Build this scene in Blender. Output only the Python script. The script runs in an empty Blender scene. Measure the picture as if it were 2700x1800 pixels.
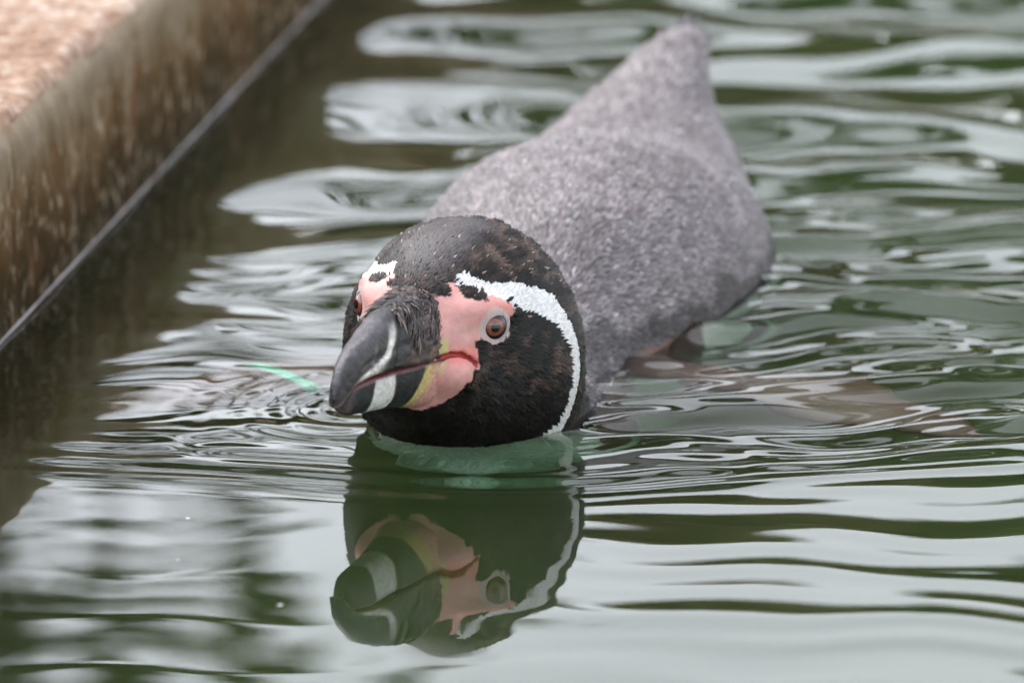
import bpy, math
import numpy as np
from mathutils import Vector, Matrix

rng = np.random.default_rng(7)
scene = bpy.context.scene
col = scene.collection

# ------------------------------------------------------------------ camera
TH = math.radians(12.5)
DIST = 3.2
FW = np.array([0, math.cos(TH), -math.sin(TH)])
AIM = np.array([0.0, -.0016, .0511])
CAM = AIM - DIST * FW
cd = bpy.data.cameras.new('camera')
cd.lens = 256.0
cd.sensor_width = 36.0
cd.clip_start = .1
cd.clip_end = 500
cd.dof.use_dof = True
cd.dof.focus_distance = DIST + .004
cd.dof.aperture_fstop = 9.5
cam = bpy.data.objects.new('camera', cd)
cam.location = CAM
cam.rotation_euler = (math.pi / 2 - TH, 0, 0)
col.objects.link(cam)
scene.camera = cam

# ------------------------------------------------------------------ sky and sun
SUN_EL, SUN_AZ = math.radians(58), math.radians(-50)
world = bpy.data.worlds.new('World')
scene.world = world
world.use_nodes = True
nt = world.node_tree
nt.nodes.clear()
out = nt.nodes.new('ShaderNodeOutputWorld')
bg = nt.nodes.new('ShaderNodeBackground')
sky = nt.nodes.new('ShaderNodeTexSky')
sky.sky_type = 'NISHITA'
sky.sun_disc = False
sky.sun_elevation = SUN_EL
sky.sun_rotation = SUN_AZ
sky.dust_density = 1.5
sky.air_density = 1.0
hsv = nt.nodes.new('ShaderNodeHueSaturation')
hsv.inputs['Saturation'].default_value = .25
tc = nt.nodes.new('ShaderNodeTexCoord')
ns = nt.nodes.new('ShaderNodeTexNoise')
ns.inputs['Scale'].default_value = 3.5
ns.inputs['Detail'].default_value = 5
mr = nt.nodes.new('ShaderNodeMapRange')
mr.inputs[1].default_value = .3
mr.inputs[2].default_value = .7
mr.inputs[3].default_value = .78
mr.inputs[4].default_value = 1.22
mul = nt.nodes.new('ShaderNodeMixRGB')
mul.blend_type = 'MULTIPLY'
mul.inputs[0].default_value = 1
nt.links.new(tc.outputs['Generated'], ns.inputs['Vector'])
nt.links.new(ns.outputs['Fac'], mr.inputs[0])
nt.links.new(sky.outputs[0], hsv.inputs['Color'])
nt.links.new(hsv.outputs[0], mul.inputs[1])
nt.links.new(mr.outputs[0], mul.inputs[2])
nt.links.new(mul.outputs[0], bg.inputs[0])
bg.inputs[1].default_value = .15
nt.links.new(bg.outputs[0], out.inputs[0])

sd = bpy.data.lights.new('sun', 'SUN')
sd.energy = .6
sd.angle = math.radians(40)
sd.color = (1, .96, .9)
sun = bpy.data.objects.new('sun', sd)
sdir = Vector((math.sin(SUN_AZ) * math.cos(SUN_EL), math.cos(SUN_AZ) * math.cos(SUN_EL), math.sin(SUN_EL)))
sun.rotation_euler = sdir.to_track_quat('Z', 'Y').to_euler()
col.objects.link(sun)

vs = scene.view_settings
vs.view_transform = 'Standard'
vs.look = 'None'
vs.exposure = 1.6
vs.gamma = 1
vs.use_curve_mapping = False
scene.render.engine = 'CYCLES'
scene.cycles.max_bounces = 9
scene.cycles.transmission_bounces = 6
scene.cycles.glossy_bounces = 4
scene.cycles.diffuse_bounces = 3
scene.cycles.volume_bounces = 2
scene.cycles.use_denoising = True
scene.cycles.sample_clamp_indirect = 6


# ------------------------------------------------------------------ helpers
def mesh_obj(name, V, F, mat, parent=None, smooth=True, colors=None):
    me = bpy.data.meshes.new(name)
    V = np.asarray(V, np.float32)
    if isinstance(F, np.ndarray):
        n, k = F.shape
        me.vertices.add(len(V))
        me.vertices.foreach_set('co', V.ravel())
        me.loops.add(n * k)
        me.loops.foreach_set('vertex_index', F.astype(np.int32).ravel())
        me.polygons.add(n)
        me.polygons.foreach_set('loop_start', np.arange(0, n * k, k, dtype=np.int32))
        me.update(calc_edges=True)
        me.validate()
    else:
        me.from_pydata([tuple(v) for v in V], [], F)
    if colors is not None:
        a = me.color_attributes.new('Col', 'FLOAT_COLOR', 'POINT')
        c = np.ones((len(V), 4), np.float32)
        c[:, :3] = colors
        a.data.foreach_set('color', c.ravel())
    me.polygons.foreach_set('use_smooth', np.full(len(me.polygons), smooth))
    if mat:
        me.materials.append(mat)
    o = bpy.data.objects.new(name, me)
    col.objects.link(o)
    if parent:
        o.parent = parent
    return o


def tag(o, label=None, cat=None, group=None, kind=None):
    for k, v in (('label', label), ('category', cat), ('group', group), ('kind', kind)):
        if v:
            o[k] = v
    return o


def pch(x, xs, ys):
    xs = np.array(xs, float)
    ys = np.array(ys, float)
    h = np.diff(xs)
    d = np.diff(ys) / h
    m = np.zeros_like(ys)
    m[0], m[-1] = d[0], d[-1]
    for i in range(1, len(xs) - 1):
        m[i] = 0 if d[i - 1] * d[i] <= 0 else 2 * d[i - 1] * d[i] / (d[i - 1] + d[i])
    x = np.clip(x, xs[0], xs[-1])
    i = np.clip(np.searchsorted(xs, x) - 1, 0, len(xs) - 2)
    t = (x - xs[i]) / h[i]
    return ((1 + 2 * t) * (1 - t) ** 2 * ys[i] + t * (1 - t) ** 2 * h[i] * m[i]
            + t * t * (3 - 2 * t) * ys[i + 1] + t * t * (t - 1) * h[i] * m[i + 1])


def sstep(a, b, x):
    t = np.clip((x - a) / (b - a), 0, 1)
    return t * t * (3 - 2 * t)


def vnoise(P, scale, seed=0):
    """value noise in 3D, returns -1..1"""
    P = np.asarray(P, float) * scale
    i = np.floor(P).astype(np.int64)
    f = P - i
    f = f * f * (3 - 2 * f)

    def hsh(a, b, c):
        n = (a * 374761393 + b * 668265263 + c * 2147483647 + seed * 1274126177) & 0xffffffff
        n = ((n ^ (n >> 13)) * 1274126177) & 0xffffffff
        n = n ^ (n >> 16)
        return (n & 0xffff) / 32767.5 - 1
    r = 0
    for a in (0, 1):
        for b in (0, 1):
            for c in (0, 1):
                w = (f[..., 0] if a else 1 - f[..., 0]) * (f[..., 1] if b else 1 - f[..., 1]) * (f[..., 2] if c else 1 - f[..., 2])
                r = r + w * hsh(i[..., 0] + a, i[..., 1] + b, i[..., 2] + c)
    return r


def fbm(P, scale, oct=3, seed=0):
    return sum(vnoise(P, scale * 2 ** k, seed + k) * .5 ** k for k in range(oct))


def new_mat(name):
    m = bpy.data.materials.new(name)
    m.use_nodes = True
    n = m.node_tree
    b = n.nodes['Principled BSDF']
    return m, n, b


def N(nt_, typ, **kw):
    n = nt_.nodes.new(typ)
    for k, v in kw.items():
        if k in n.inputs:
            n.inputs[k].default_value = v
        else:
            setattr(n, k, v)
    return n


def L(nt_, a, b):
    nt_.links.new(a, b)


def ramp(nt_, stops):
    r = nt_.nodes.new('ShaderNodeValToRGB')
    e = r.color_ramp.elements
    while len(e) < len(stops):
        e.new(.5)
    for k, (p, c) in enumerate(stops):
        e[k].position = p
        e[k].color = (*c, 1)
    return r


def noise(nt_, scale, detail=4, rough=.55, vec=None, dist=0):
    n = N(nt_, 'ShaderNodeTexNoise', Scale=scale, Detail=detail, Roughness=rough, Distortion=dist)
    if vec is not None:
        L(nt_, vec, n.inputs['Vector'])
    return n


def bump(nt_, b, src, strength, dist):
    n = N(nt_, 'ShaderNodeBump', Strength=strength, Distance=dist)
    L(nt_, src, n.inputs['Height'])
    L(nt_, n.outputs[0], b.inputs['Normal'])
    return n


# ------------------------------------------------------------------ materials
def mat_water():
    m, n, b = new_mat('water')
    n.nodes.remove(b)
    g = N(n, 'ShaderNodeBsdfGlass', IOR=1.333, Roughness=0.0)
    g.inputs['Color'].default_value = (1, 1, 1, 1)
    o = n.nodes['Material Output']
    L(n, g.outputs[0], o.inputs['Surface'])
    v = N(n, 'ShaderNodeVolumeAbsorption', Density=WATER_DENS)
    v.inputs['Color'].default_value = WATER_COL
    sc = N(n, 'ShaderNodeVolumeScatter', Density=SILT_DENS, Anisotropy=.3)
    sc.inputs['Color'].default_value = SILT_COL
    ad = N(n, 'ShaderNodeAddShader')
    L(n, v.outputs[0], ad.inputs[0])
    L(n, sc.outputs[0], ad.inputs[1])
    L(n, ad.outputs[0], o.inputs['Volume'])
    return m


# absorption per metre = density * (1 - colour)
WATER_DENS = 8.0
WATER_COL = (.40, .72, .47, 1)
SILT_DENS = 1.25
SILT_COL = (.98, .70, .48, 1)


def mat_floor():
    m, n, b = new_mat('algae_floor')
    t = N(n, 'ShaderNodeTexCoord')
    a = noise(n, 2.5, 5, .6, t.outputs['Object'])
    r = ramp(n, [(.3, (.34, .11, .08)), (.5, (.55, .19, .14)), (.7, (.62, .23, .17))])
    L(n, a.outputs['Fac'], r.inputs[0])
    L(n, r.outputs[0], b.inputs['Base Color'])
    b.inputs['Roughness'].default_value = .9
    return m


def mat_wall():
    m, n, b = new_mat('stained_concrete')
    t = N(n, 'ShaderNodeTexCoord')
    sep = N(n, 'ShaderNodeSeparateXYZ')
    L(n, t.outputs['Object'], sep.inputs[0])
    mp = N(n, 'ShaderNodeMapping')
    mp.inputs['Scale'].default_value = (1, 1, .55)
    L(n, t.outputs['Object'], mp.inputs['Vector'])
    streak = noise(n, 60, 6, .72, mp.outputs[0])
    big = noise(n, 9, 4, .6, mp.outputs[0])
    # level along the height, made uneven by the streaks
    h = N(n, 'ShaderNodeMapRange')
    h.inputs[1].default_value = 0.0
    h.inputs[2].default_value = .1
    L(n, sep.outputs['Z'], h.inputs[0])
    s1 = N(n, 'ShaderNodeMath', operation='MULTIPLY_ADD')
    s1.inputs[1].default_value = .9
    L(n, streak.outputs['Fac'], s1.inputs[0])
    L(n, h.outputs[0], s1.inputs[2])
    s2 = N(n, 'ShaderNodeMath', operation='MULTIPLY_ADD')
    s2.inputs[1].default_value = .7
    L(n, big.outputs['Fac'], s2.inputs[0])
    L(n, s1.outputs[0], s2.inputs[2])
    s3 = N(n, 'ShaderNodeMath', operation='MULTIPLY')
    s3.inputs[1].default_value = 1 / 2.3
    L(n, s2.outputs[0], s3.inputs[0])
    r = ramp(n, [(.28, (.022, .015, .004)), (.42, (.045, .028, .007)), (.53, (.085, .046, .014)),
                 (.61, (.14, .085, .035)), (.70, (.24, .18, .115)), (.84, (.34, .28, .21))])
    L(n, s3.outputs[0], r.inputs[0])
    # rust coloured and pale specks
    sp = noise(n, 150, 3, .6, mp.outputs[0])
    sr = ramp(n, [(.55, (0, 0, 0)), (.68, (1, 1, 1))])
    L(n, sp.outputs['Fac'], sr.inputs[0])
    mx = N(n, 'ShaderNodeMixRGB')
    mx.inputs[2].default_value = (.36, .27, .18, 1)
    L(n, sr.outputs[0], mx.inputs[0])
    L(n, r.outputs[0], mx.inputs[1])
    ru = noise(n, 22, 3, .6, mp.outputs[0])
    rr = ramp(n, [(.56, (0, 0, 0)), (.75, (.6, .6, .6))])
    L(n, ru.outputs['Fac'], rr.inputs[0])
    mx2 = N(n, 'ShaderNodeMixRGB')
    mx2.inputs[2].default_value = (.17, .07, .025, 1)
    L(n, rr.outputs[0], mx2.inputs[0])
    L(n, mx.outputs[0], mx2.inputs[1])
    L(n, mx2.outputs[0], b.inputs['Base Color'])
    b.inputs['Roughness'].default_value = .8
    b.inputs['Specular IOR Level'].default_value = .15
    bump(n, b, streak.outputs['Fac'], .35, .003)
    return m


def mat_coping():
    m, n, b = new_mat('pink_aggregate')
    t = N(n, 'ShaderNodeTexCoord')
    a = noise(n, 110, 4, .6, t.outputs['Object'])
    c = noise(n, 16, 4, .6, t.outputs['Object'])
    r = ramp(n, [(.34, (.10, .055, .04)), (.47, (.27, .155, .10)), (.56, (.37, .25, .18)), (.68, (.60, .52, .46))])
    ad = N(n, 'ShaderNodeMath', operation='MULTIPLY_ADD')
    ad.inputs[1].default_value = .45
    L(n, c.outputs['Fac'], ad.inputs[0])
    k = N(n, 'ShaderNodeMath', operation='MULTIPLY')
    k.inputs[1].default_value = .62
    L(n, a.outputs['Fac'], k.inputs[0])
    L(n, k.outputs[0], ad.inputs[2])
    L(n, ad.outputs[0], r.inputs[0])
    L(n, r.outputs[0], b.inputs['Base Color'])
    b.inputs['Roughness'].default_value = .85
    bump(n, b, a.outputs['Fac'], .7, .004)
    return m


def mat_glint():
    m, n, b = new_mat('painted_sky_glint')
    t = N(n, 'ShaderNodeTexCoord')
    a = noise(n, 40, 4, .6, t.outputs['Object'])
    r = ramp(n, [(.33, (.20, .16, .14)), (.5, (.46, .41, .41)), (.7, (.60, .56, .57))])  # pale stops carry the sky reflected along the water's edge
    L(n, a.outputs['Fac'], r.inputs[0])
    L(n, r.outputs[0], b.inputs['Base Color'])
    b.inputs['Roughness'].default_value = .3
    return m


def mat_plain(name, c1, c2, scale, rough=.8):
    m, n, b = new_mat(name)
    t = N(n, 'ShaderNodeTexCoord')
    a = noise(n, scale, 5, .6, t.outputs['Object'])
    r = ramp(n, [(.35, c1), (.65, c2)])
    L(n, a.outputs['Fac'], r.inputs[0])
    L(n, r.outputs[0], b.inputs['Base Color'])
    b.inputs['Roughness'].default_value = rough
    return m


def mat_col(name, rough, spec=.5, coat=0, sc=0, sdist=.001, sstr=.3, tint=.25, coat_rough=.2, sss=0):
    """colour from the mesh's own colour attribute, broken up by fine noise"""
    m, n, b = new_mat(name)
    a = N(n, 'ShaderNodeVertexColor', layer_name='Col')
    t = N(n, 'ShaderNodeTexCoord')
    if sc:
        q = noise(n, sc, 4, .6, t.outputs['Object'])
        mr_ = N(n, 'ShaderNodeMapRange')
        mr_.inputs[1].default_value = .25
        mr_.inputs[2].default_value = .75
        mr_.inputs[3].default_value = 1 - tint
        mr_.inputs[4].default_value = 1 + tint
        L(n, q.outputs['Fac'], mr_.inputs[0])
        mx = N(n, 'ShaderNodeMixRGB', blend_type='MULTIPLY')
        mx.inputs[0].default_value = 1
        L(n, a.outputs[0], mx.inputs[1])
        L(n, mr_.outputs[0], mx.inputs[2])
        L(n, mx.outputs[0], b.inputs['Base Color'])
        bump(n, b, q.outputs['Fac'], sstr, sdist)
    else:
        L(n, a.outputs[0], b.inputs['Base Color'])
    b.inputs['Roughness'].default_value = rough
    b.inputs['Specular IOR Level'].default_value = spec
    if coat:
        b.inputs['Coat Weight'].default_value = coat
        b.inputs['Coat Roughness'].default_value = coat_rough
    if sss:
        b.inputs['Subsurface Weight'].default_value = sss
        b.inputs['Subsurface Radius'].default_value = (1, .4, .3)
        b.inputs['Subsurface Scale'].default_value = .002
    return m


def mat_gloss(name, c, rough=.1, coat=0):
    m, n, b = new_mat(name)
    t = N(n, 'ShaderNodeTexCoord')
    q = noise(n, 900, 3, .6, t.outputs['Object'])
    r = ramp(n, [(.3, tuple(x * .7 for x in c)), (.7, tuple(min(1, x * 1.3) for x in c))])
    L(n, q.outputs['Fac'], r.inputs[0])
    L(n, r.outputs[0], b.inputs['Base Color'])
    b.inputs['Roughness'].default_value = rough
    b.inputs['Coat Weight'].default_value = coat
    b.inputs['Coat Roughness'].default_value = .03
    return m


# ------------------------------------------------------------------ pool: water
def wall_x(y):
    return -.241 + .134 * (y - .2206)


def water_height(x, y):
    r = np.random.default_rng(11)
    h = np.zeros_like(x)
    # gentle domain warp so that no train of ripples is regular
    wx = x + .012 * np.sin(17 * y + 5 * x + 1) + .008 * np.sin(31 * x - 9 * y)
    wy = y + .010 * np.sin(13 * x + 7 * y) + .006 * np.sin(37 * x + 11 * y + 2) + .004 * np.sin(61 * x - 23 * y)
    xc = -.012
    lat = np.sqrt((x - xc) ** 2 + .05 ** 2) - .05
    front = -.072 + .27 * lat
    d = y - front + .004 * np.sin(23 * x + 1.3)
    inside = sstep(-.01, .06, d)
    fade = np.exp(-np.maximum(np.abs(x) - .32, 0) / .08) * np.exp(-np.maximum(y - 1.25, 0) / .2) * np.exp(-np.maximum(-.42 - y, 0) / .1)

    def train(n, l0, l1, spread, slope, X, Y, base=0.0):
        s = np.zeros_like(X)
        for _ in range(n):
            lam = math.exp(r.uniform(math.log(l0), math.log(l1)))
            a = base + r.normal(0, spread)
            k = 2 * math.pi / lam
            s += (slope / k) * math.sqrt(2 / n) * np.sin(k * (X * math.sin(a) + Y * math.cos(a)) + r.uniform(0, 6.283))
        return s
    # calm water in front of the bird
    h += train(14, .03, .12, .10, .012, wx, wy) * (1 - .5 * inside) * (.14 + .86 * sstep(-.05, .1, x))
    h += train(10, .12, .4, .20, .008, wx, wy) * (.28 + .72 * sstep(-.05, .1, x))
    # bow ripples
    lam = .030
    env = np.where(d > 0, np.exp(-(d / .055) ** 2), np.exp(d / .010)) * np.exp(-np.maximum(np.abs(x - xc) - .05, 0) / .16)
    h += .00085 * env * np.cos(2 * math.pi * d / lam + .6)
    # disturbed water beside and behind the bird
    right = sstep(-.02, .09, x)
    near = inside * sstep(.75, .40, y)
    chop = train(22, .030, .085, .16, .15, wx, wy, -.16)
    h += chop * near * (.12 + .88 * right)
    h += train(14, .016, .034, .45, .045, wx, wy) * near * right * np.exp(-((y - .25) / .22) ** 2)
    h += train(18, .09, .26, .40, .07, wx, wy, .08) * inside * (.45 + .55 * right)
    h += train(22, .014, .034, .22, .04, wx, wy, -.14) * near * right * (.35 + .65 * sstep(.5, .1, y))
    # far end of the picture
    h += train(16, .10, .30, .5, .060, wx, wy) * sstep(.35, .6, y)
    # rings off the cheek
    rr = np.sqrt((x + .07) ** 2 + ((y - .09) * .8) ** 2)
    h += .00028 * np.cos(2 * math.pi * rr / .017) * np.exp(-(rr / .05) ** 2) * sstep(-.04, -.08, x)
    # calmer along the wall
    dw = x - wall_x(y)
    h *= .25 + .75 * sstep(0, .16, dw)
    h = h * fade
    # water piled up against the throat
    g = np.exp(-(((x + .012) / .05) ** 2)) * np.exp(-((y - .035) / .03) ** 2)
    h += .0030 * g
    return h


def axis_grow(lo, hi, segs, a, b, g=1.22):
    """fine segments [(x0,x1,step)...] then geometric growth out to a and b"""
    xs = []
    for (p, q, s) in segs:
        xs += list(np.arange(p, q - s * .5, s))
    xs.append(segs[-1][1])
    s = segs[0][2]
    v = xs[0]
    left = []
    while v > a:
        s *= g
        v -= s
        left.append(max(v, a))
    s = segs[-1][2]
    v = xs[-1]
    rt = []
    while v < b:
        s *= g
        v += s
        rt.append(min(v, b))
    return np.array(left[::-1] + xs + rt)


def build_water():
    xs = axis_grow(0, 0, [(-.34, .34, .0018)], -4, 9)
    ys = axis_grow(0, 0, [(-.42, .48, .002), (.48, 1.25, .004)], -3, 10)
    X, Y = np.meshgrid(xs, ys, indexing='ij')
    Z = water_height(X, Y)
    nx, ny = X.shape
    V = np.stack([X.ravel(), Y.ravel(), Z.ravel()], 1)
    idx = np.arange(nx * ny).reshape(nx, ny)
    F = np.stack([idx[:-1, :-1].ravel(), idx[1:, :-1].ravel(), idx[1:, 1:].ravel(), idx[:-1, 1:].ravel()], 1)
    # close the body of water
    ring = np.concatenate([idx[:, 0], idx[-1, 1:], idx[-2::-1, -1], idx[0, -2:0:-1]])
    m = len(ring)
    B = V[ring].copy()
    B[:, 2] = -.6
    base = len(V)
    V = np.concatenate([V, B])
    nxt = np.roll(np.arange(m), -1)
    S = np.stack([ring[nxt], ring, base + np.arange(m), base + nxt], 1)
    c = len(V)
    V = np.concatenate([V, [[2.5, 3.5, -.6]]])
    T = np.stack([base + nxt, base + np.arange(m), np.full(m, c)], 1)
    T4 = np.concatenate([T, T[:, 2:]], 1)
    faces = [tuple(f) for f in T]
    me = bpy.data.meshes.new('water')
    Q = np.concatenate([F, S])
    nq = len(Q)
    me.vertices.add(len(V))
    me.vertices.foreach_set('co', V.astype(np.float32).ravel())
    me.loops.add(nq * 4 + len(T) * 3)
    me.loops.foreach_set('vertex_index', np.concatenate([Q.ravel(), T.ravel()]).astype(np.int32))
    me.polygons.add(nq + len(T))
    me.polygons.foreach_set('loop_start', np.concatenate([np.arange(nq) * 4, nq * 4 + np.arange(len(T)) * 3]).astype(np.int32))
    me.update(calc_edges=True)
    sm = np.ones(nq + len(T), bool)
    sm[len(F):] = False
    me.polygons.foreach_set('use_smooth', sm)
    me.materials.append(mat_water())
    o = bpy.data.objects.new('water', me)
    col.objects.link(o)
    return tag(o, 'rippled green pool water around the swimming penguin', 'water', kind='structure')


build_water()

PF = mesh_obj('pool_floor', [(-4, -3, -.24), (8, -3, -.24), (8, 9.5, -.24), (-4, 9.5, -.24)], [(0, 1, 2, 3)], mat_floor())
tag(PF, 'olive algae covered pool floor under the water', 'pool floor', kind='structure')

# ground around the pool, one sheet with the pool cut out of it
yn, yf = -2.6, 9.2
wl, wfar = wall_x(yn), wall_x(yf)
inner = [(wl - .3, yn - .3), (7.8, yn - .3), (7.8, yf + .3), (wfar - .3, yf + .3)]
outer = [(-300, -300), (300, -300), (300, 300), (-300, 300)]
gv = [(x, y, .085) for x, y in inner + outer]
gf = [(4, 5, 1, 0), (5, 6, 2, 1), (6, 7, 3, 2), (7, 4, 0, 3)]
G = mesh_obj('ground', gv, gf, mat_plain('earth', (.10, .08, .05), (.16, .14, .08), 1.5), smooth=False)
tag(G, 'earth and grass ground around the pool', 'ground', kind='structure')

# ------------------------------------------------------------------ pool wall
PW = bpy.data.objects.new('pool_wall', None)
PW.location = (0, 0, 0)
col.objects.link(PW)
tag(PW, 'low brown stained concrete pool wall with pink rough top', 'wall')
WALL_MAT, COPING_MAT = mat_wall(), mat_coping()


def build_left_wall():
    # face: a relief sheet that turns over the worn edge onto the top
    ys = np.concatenate([np.arange(-.6, 1.6, .004), np.linspace(1.6, yf, 60), ])
    ys = np.concatenate([np.linspace(yn, -.6, 20)[:-1], ys])
    zs = np.concatenate([np.linspace(-.3, -.02, 6), np.arange(-.016, .0975, .0035)])
    Yg, Zg = np.meshgrid(ys, zs, indexing='ij')
    P = np.stack([np.zeros_like(Yg), Yg, Zg], -1)
    rel = .0022 * fbm(P * np.array([1, 1, .5]), 45, 4, 3) + .003 * fbm(P, 9, 2, 9)
    rel = rel * sstep(.002, .02, np.abs(Zg - .003))
    edge = sstep(.084, .0985, Zg)
    Xg = wall_x(Yg) + rel - .006 * edge ** 2
    V = np.stack([Xg, Yg, Zg], -1).reshape(-1, 3)
    a, b = Yg.shape
    idx = np.arange(a * b).reshape(a, b)
    F = np.stack([idx[:-1, :-1].ravel(), idx[1:, :-1].ravel(), idx[1:, 1:].ravel(), idx[:-1, 1:].ravel()], 1)
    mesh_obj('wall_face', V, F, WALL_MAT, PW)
    # top
    ws = np.concatenate([np.arange(0, .16, .0035), np.linspace(.16, .36, 12)])
    Yg, Wg = np.meshgrid(ys, ws, indexing='ij')
    P = np.stack([Wg, Yg, np.zeros_like(Wg)], -1)
    big = fbm(P, 120, 3, 5)
    Zg = .0975 + (.0028 * np.abs(big) + .003 * fbm(P, 22, 2, 6)) * sstep(0, .006, Wg) + .002 * sstep(0, .01, Wg)
    Zg = np.where(Wg == 0, .094, Zg)
    Xg = wall_x(Yg) - .0045 - Wg
    V = np.stack([Xg, Yg, Zg], -1).reshape(-1, 3)
    a, b = Yg.shape
    idx = np.arange(a * b).reshape(a, b)
    F = np.stack([idx[:-1, :-1].ravel(), idx[:-1, 1:].ravel(), idx[1:, 1:].ravel(), idx[1:, :-1].ravel()], 1)
    F = F[:, ::-1]
    mesh_obj('coping', V, F, COPING_MAT, PW)
    # raised pale strip; the meniscus's sky reflection is put into its colour
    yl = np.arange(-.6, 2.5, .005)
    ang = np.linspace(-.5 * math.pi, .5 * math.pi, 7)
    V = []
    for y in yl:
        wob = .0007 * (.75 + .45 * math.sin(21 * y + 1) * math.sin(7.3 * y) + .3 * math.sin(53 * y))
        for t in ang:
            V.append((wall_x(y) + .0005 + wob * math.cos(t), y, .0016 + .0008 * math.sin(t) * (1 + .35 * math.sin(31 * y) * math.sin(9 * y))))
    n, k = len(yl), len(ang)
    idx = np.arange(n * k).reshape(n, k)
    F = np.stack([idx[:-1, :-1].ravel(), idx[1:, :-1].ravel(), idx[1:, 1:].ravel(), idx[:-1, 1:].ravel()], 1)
    mesh_obj('meniscus_glint', V, F, mat_glint(), PW)


build_left_wall()


def wall_block(p, q, w):
    p, q = np.array(p, float), np.array(q, float)
    d = (q - p) / np.linalg.norm(q - p)
    nrm = np.array([d[1], -d[0]])
    c = [p, q, q + nrm * w, p + nrm * w]
    V = [(x, y, z) for z in (-.3, .098) for x, y in c]
    F = [(0, 3, 2, 1), (4, 5, 6, 7), (0, 1, 5, 4), (1, 2, 6, 5), (2, 3, 7, 6), (3, 0, 4, 7)]
    o = mesh_obj('wall_segment', V, F, WALL_MAT, PW, smooth=False)


wall_block((7.5, yf), (wfar + .02, yf), .34) if False else None
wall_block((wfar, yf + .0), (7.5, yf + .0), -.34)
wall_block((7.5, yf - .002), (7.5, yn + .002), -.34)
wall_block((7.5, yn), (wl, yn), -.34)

# ------------------------------------------------------------------ trees beyond the pool (only their reflection shows)
def build_tree_belt():
    r = np.random.default_rng(5)
    V, F, C = [], [], []

    def leafball(c, rad, n, colr, ls=1.0):
        c = np.array(c)
        for _ in range(n):
            dvec = r.normal(size=3)
            dvec /= np.linalg.norm(dvec)
            p = c + dvec * np.array(rad) * (r.uniform(.25, 1) ** .5)
            s = r.uniform(.07, .15) * ls
            a = r.normal(size=3)
            a /= np.linalg.norm(a)
            b = np.cross(a, r.normal(size=3))
            b /= np.linalg.norm(b)
            k = len(V)
            V.extend([p - a * s, p + b * s * .5, p + a * s, p - b * s * .5])
            F.append((k, k + 1, k + 2, k + 3))
            cc = np.array(colr) * r.uniform(.6, 1.5)
            C.extend([cc] * 4)

    def tree(x, y, h, w, colr, n=16):
        k = len(V)
        seg = 7
        for j in range(4):
            for i in range(seg):
                a = i / seg * 6.283
                rr = .16 * (1 - j / 4.5)
                V.append(np.array([x + rr * math.cos(a) + .1 * math.sin(j), y + rr * math.sin(a), .08 + h * .75 * j / 3]))
                C.append(np.array([.06, .045, .03]))
        for j in range(3):
            for i in range(seg):
                F.append((k + j * seg + i, k + j * seg + (i + 1) % seg, k + (j + 1) * seg + (i + 1) % seg, k + (j + 1) * seg + i))
        for _ in range(n):
            a = r.uniform(0, 6.283)
            t = r.uniform(.12, 1)
            rad = w * math.sin(min(1, t * 1.05) * math.pi * .92 + .2) * r.uniform(.2, .9) + .05
            sz = r.uniform(.35, .7) * w * .6
            leafball((x + rad * math.cos(a), y + rad * math.sin(a), .1 + h * .9 * t), (sz, sz, sz * .75), 240, colr, 1.55)
    spots = [(-2.4, 12.9, 3.2, 1.2, 14), (-1.2, 13.6, 3.1, 1.0, 14), (-.4, 14.2, 3.2, 1.0, 14), (.5, 13.8, 3.3, .9, 18), (1.5, 14.4, 3.9, 1.0, 18),
             (2.6, 13.6, 3.4, .9, 17), (3.7, 14.2, 3.9, 1.2, 18), (5.2, 14.5, 4.2, 1.5, 16), (7.2, 13.8, 4.5, 1.6, 16), (-4.2, 13, 4.6, 1.6, 16), (-6.6, 12.5, 5.0, 1.8, 16)]
    for (x, y, h, w, n) in spots:
        cc = np.array((.135, .112, .055)) * r.uniform(.8, 1.2) + np.array((.02, 0, 0)) * r.random()
        tree(x, y, h, w, cc, n)
    # trunkless veil of leaves, added to grey the sky reflected at left
    for _ in range(170):
        leafball((r.uniform(-3.4, -.15), r.uniform(13.4, 15), r.uniform(2.6, 6.6)), (.6, .6, .5), 7, np.array((.11, .115, .055)) * r.uniform(.8, 1.2), 1.2)
    # unseen tall trees added behind the bushes so steep ripples reflect less sky
    for (x, y, z0, z1, w) in [(-6.0, 16, 6.2, 13, 3.0), (-2.9, 17.5, 7.0, 14, 3.4), (3.4, 16.5, 6.6, 13, 3.4), (8.0, 17, 6.5, 13, 3.2), (-9, 17, 6.2, 13, 3.2)]:
        k = len(V)
        for jj in range(5):
            for i in range(8):
                a = i / 8 * 6.283
                rr = .24 * (1 - jj / 7)
                V.append(np.array([x + rr * math.cos(a) + .15 * math.sin(jj + x), y + rr * math.sin(a), .08 + z1 * .8 * jj / 4]))
                C.append(np.array([.06, .045, .03]))
        for jj in range(4):
            for i in range(8):
                F.append((k + jj * 8 + i, k + jj * 8 + (i + 1) % 8, k + (jj + 1) * 8 + (i + 1) % 8, k + (jj + 1) * 8 + i))
        for _ in range(26):
            a, t = r.uniform(0, 6.283), r.uniform(0, 1)
            rad = w * math.sqrt(r.uniform(0, 1)) * math.sin(.35 * math.pi + .6 * math.pi * t)
            sz = r.uniform(.5, 1.0)
            leafball((x + rad * math.cos(a), y + rad * math.sin(a), z0 + sz * .6 + (z1 - z0) * t), (sz, sz, sz * .7), 260, np.array((.09, .105, .045)) * r.uniform(.8, 1.2), 1.7)
    o = mesh_obj('tree_belt', V, F, mat_col('leaves', .6, .3), smooth=False, colors=np.array(C))
    return tag(o, 'far belt of dark green trees and added foliage reflected in the water', 'trees', kind='stuff')


build_tree_belt()

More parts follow.
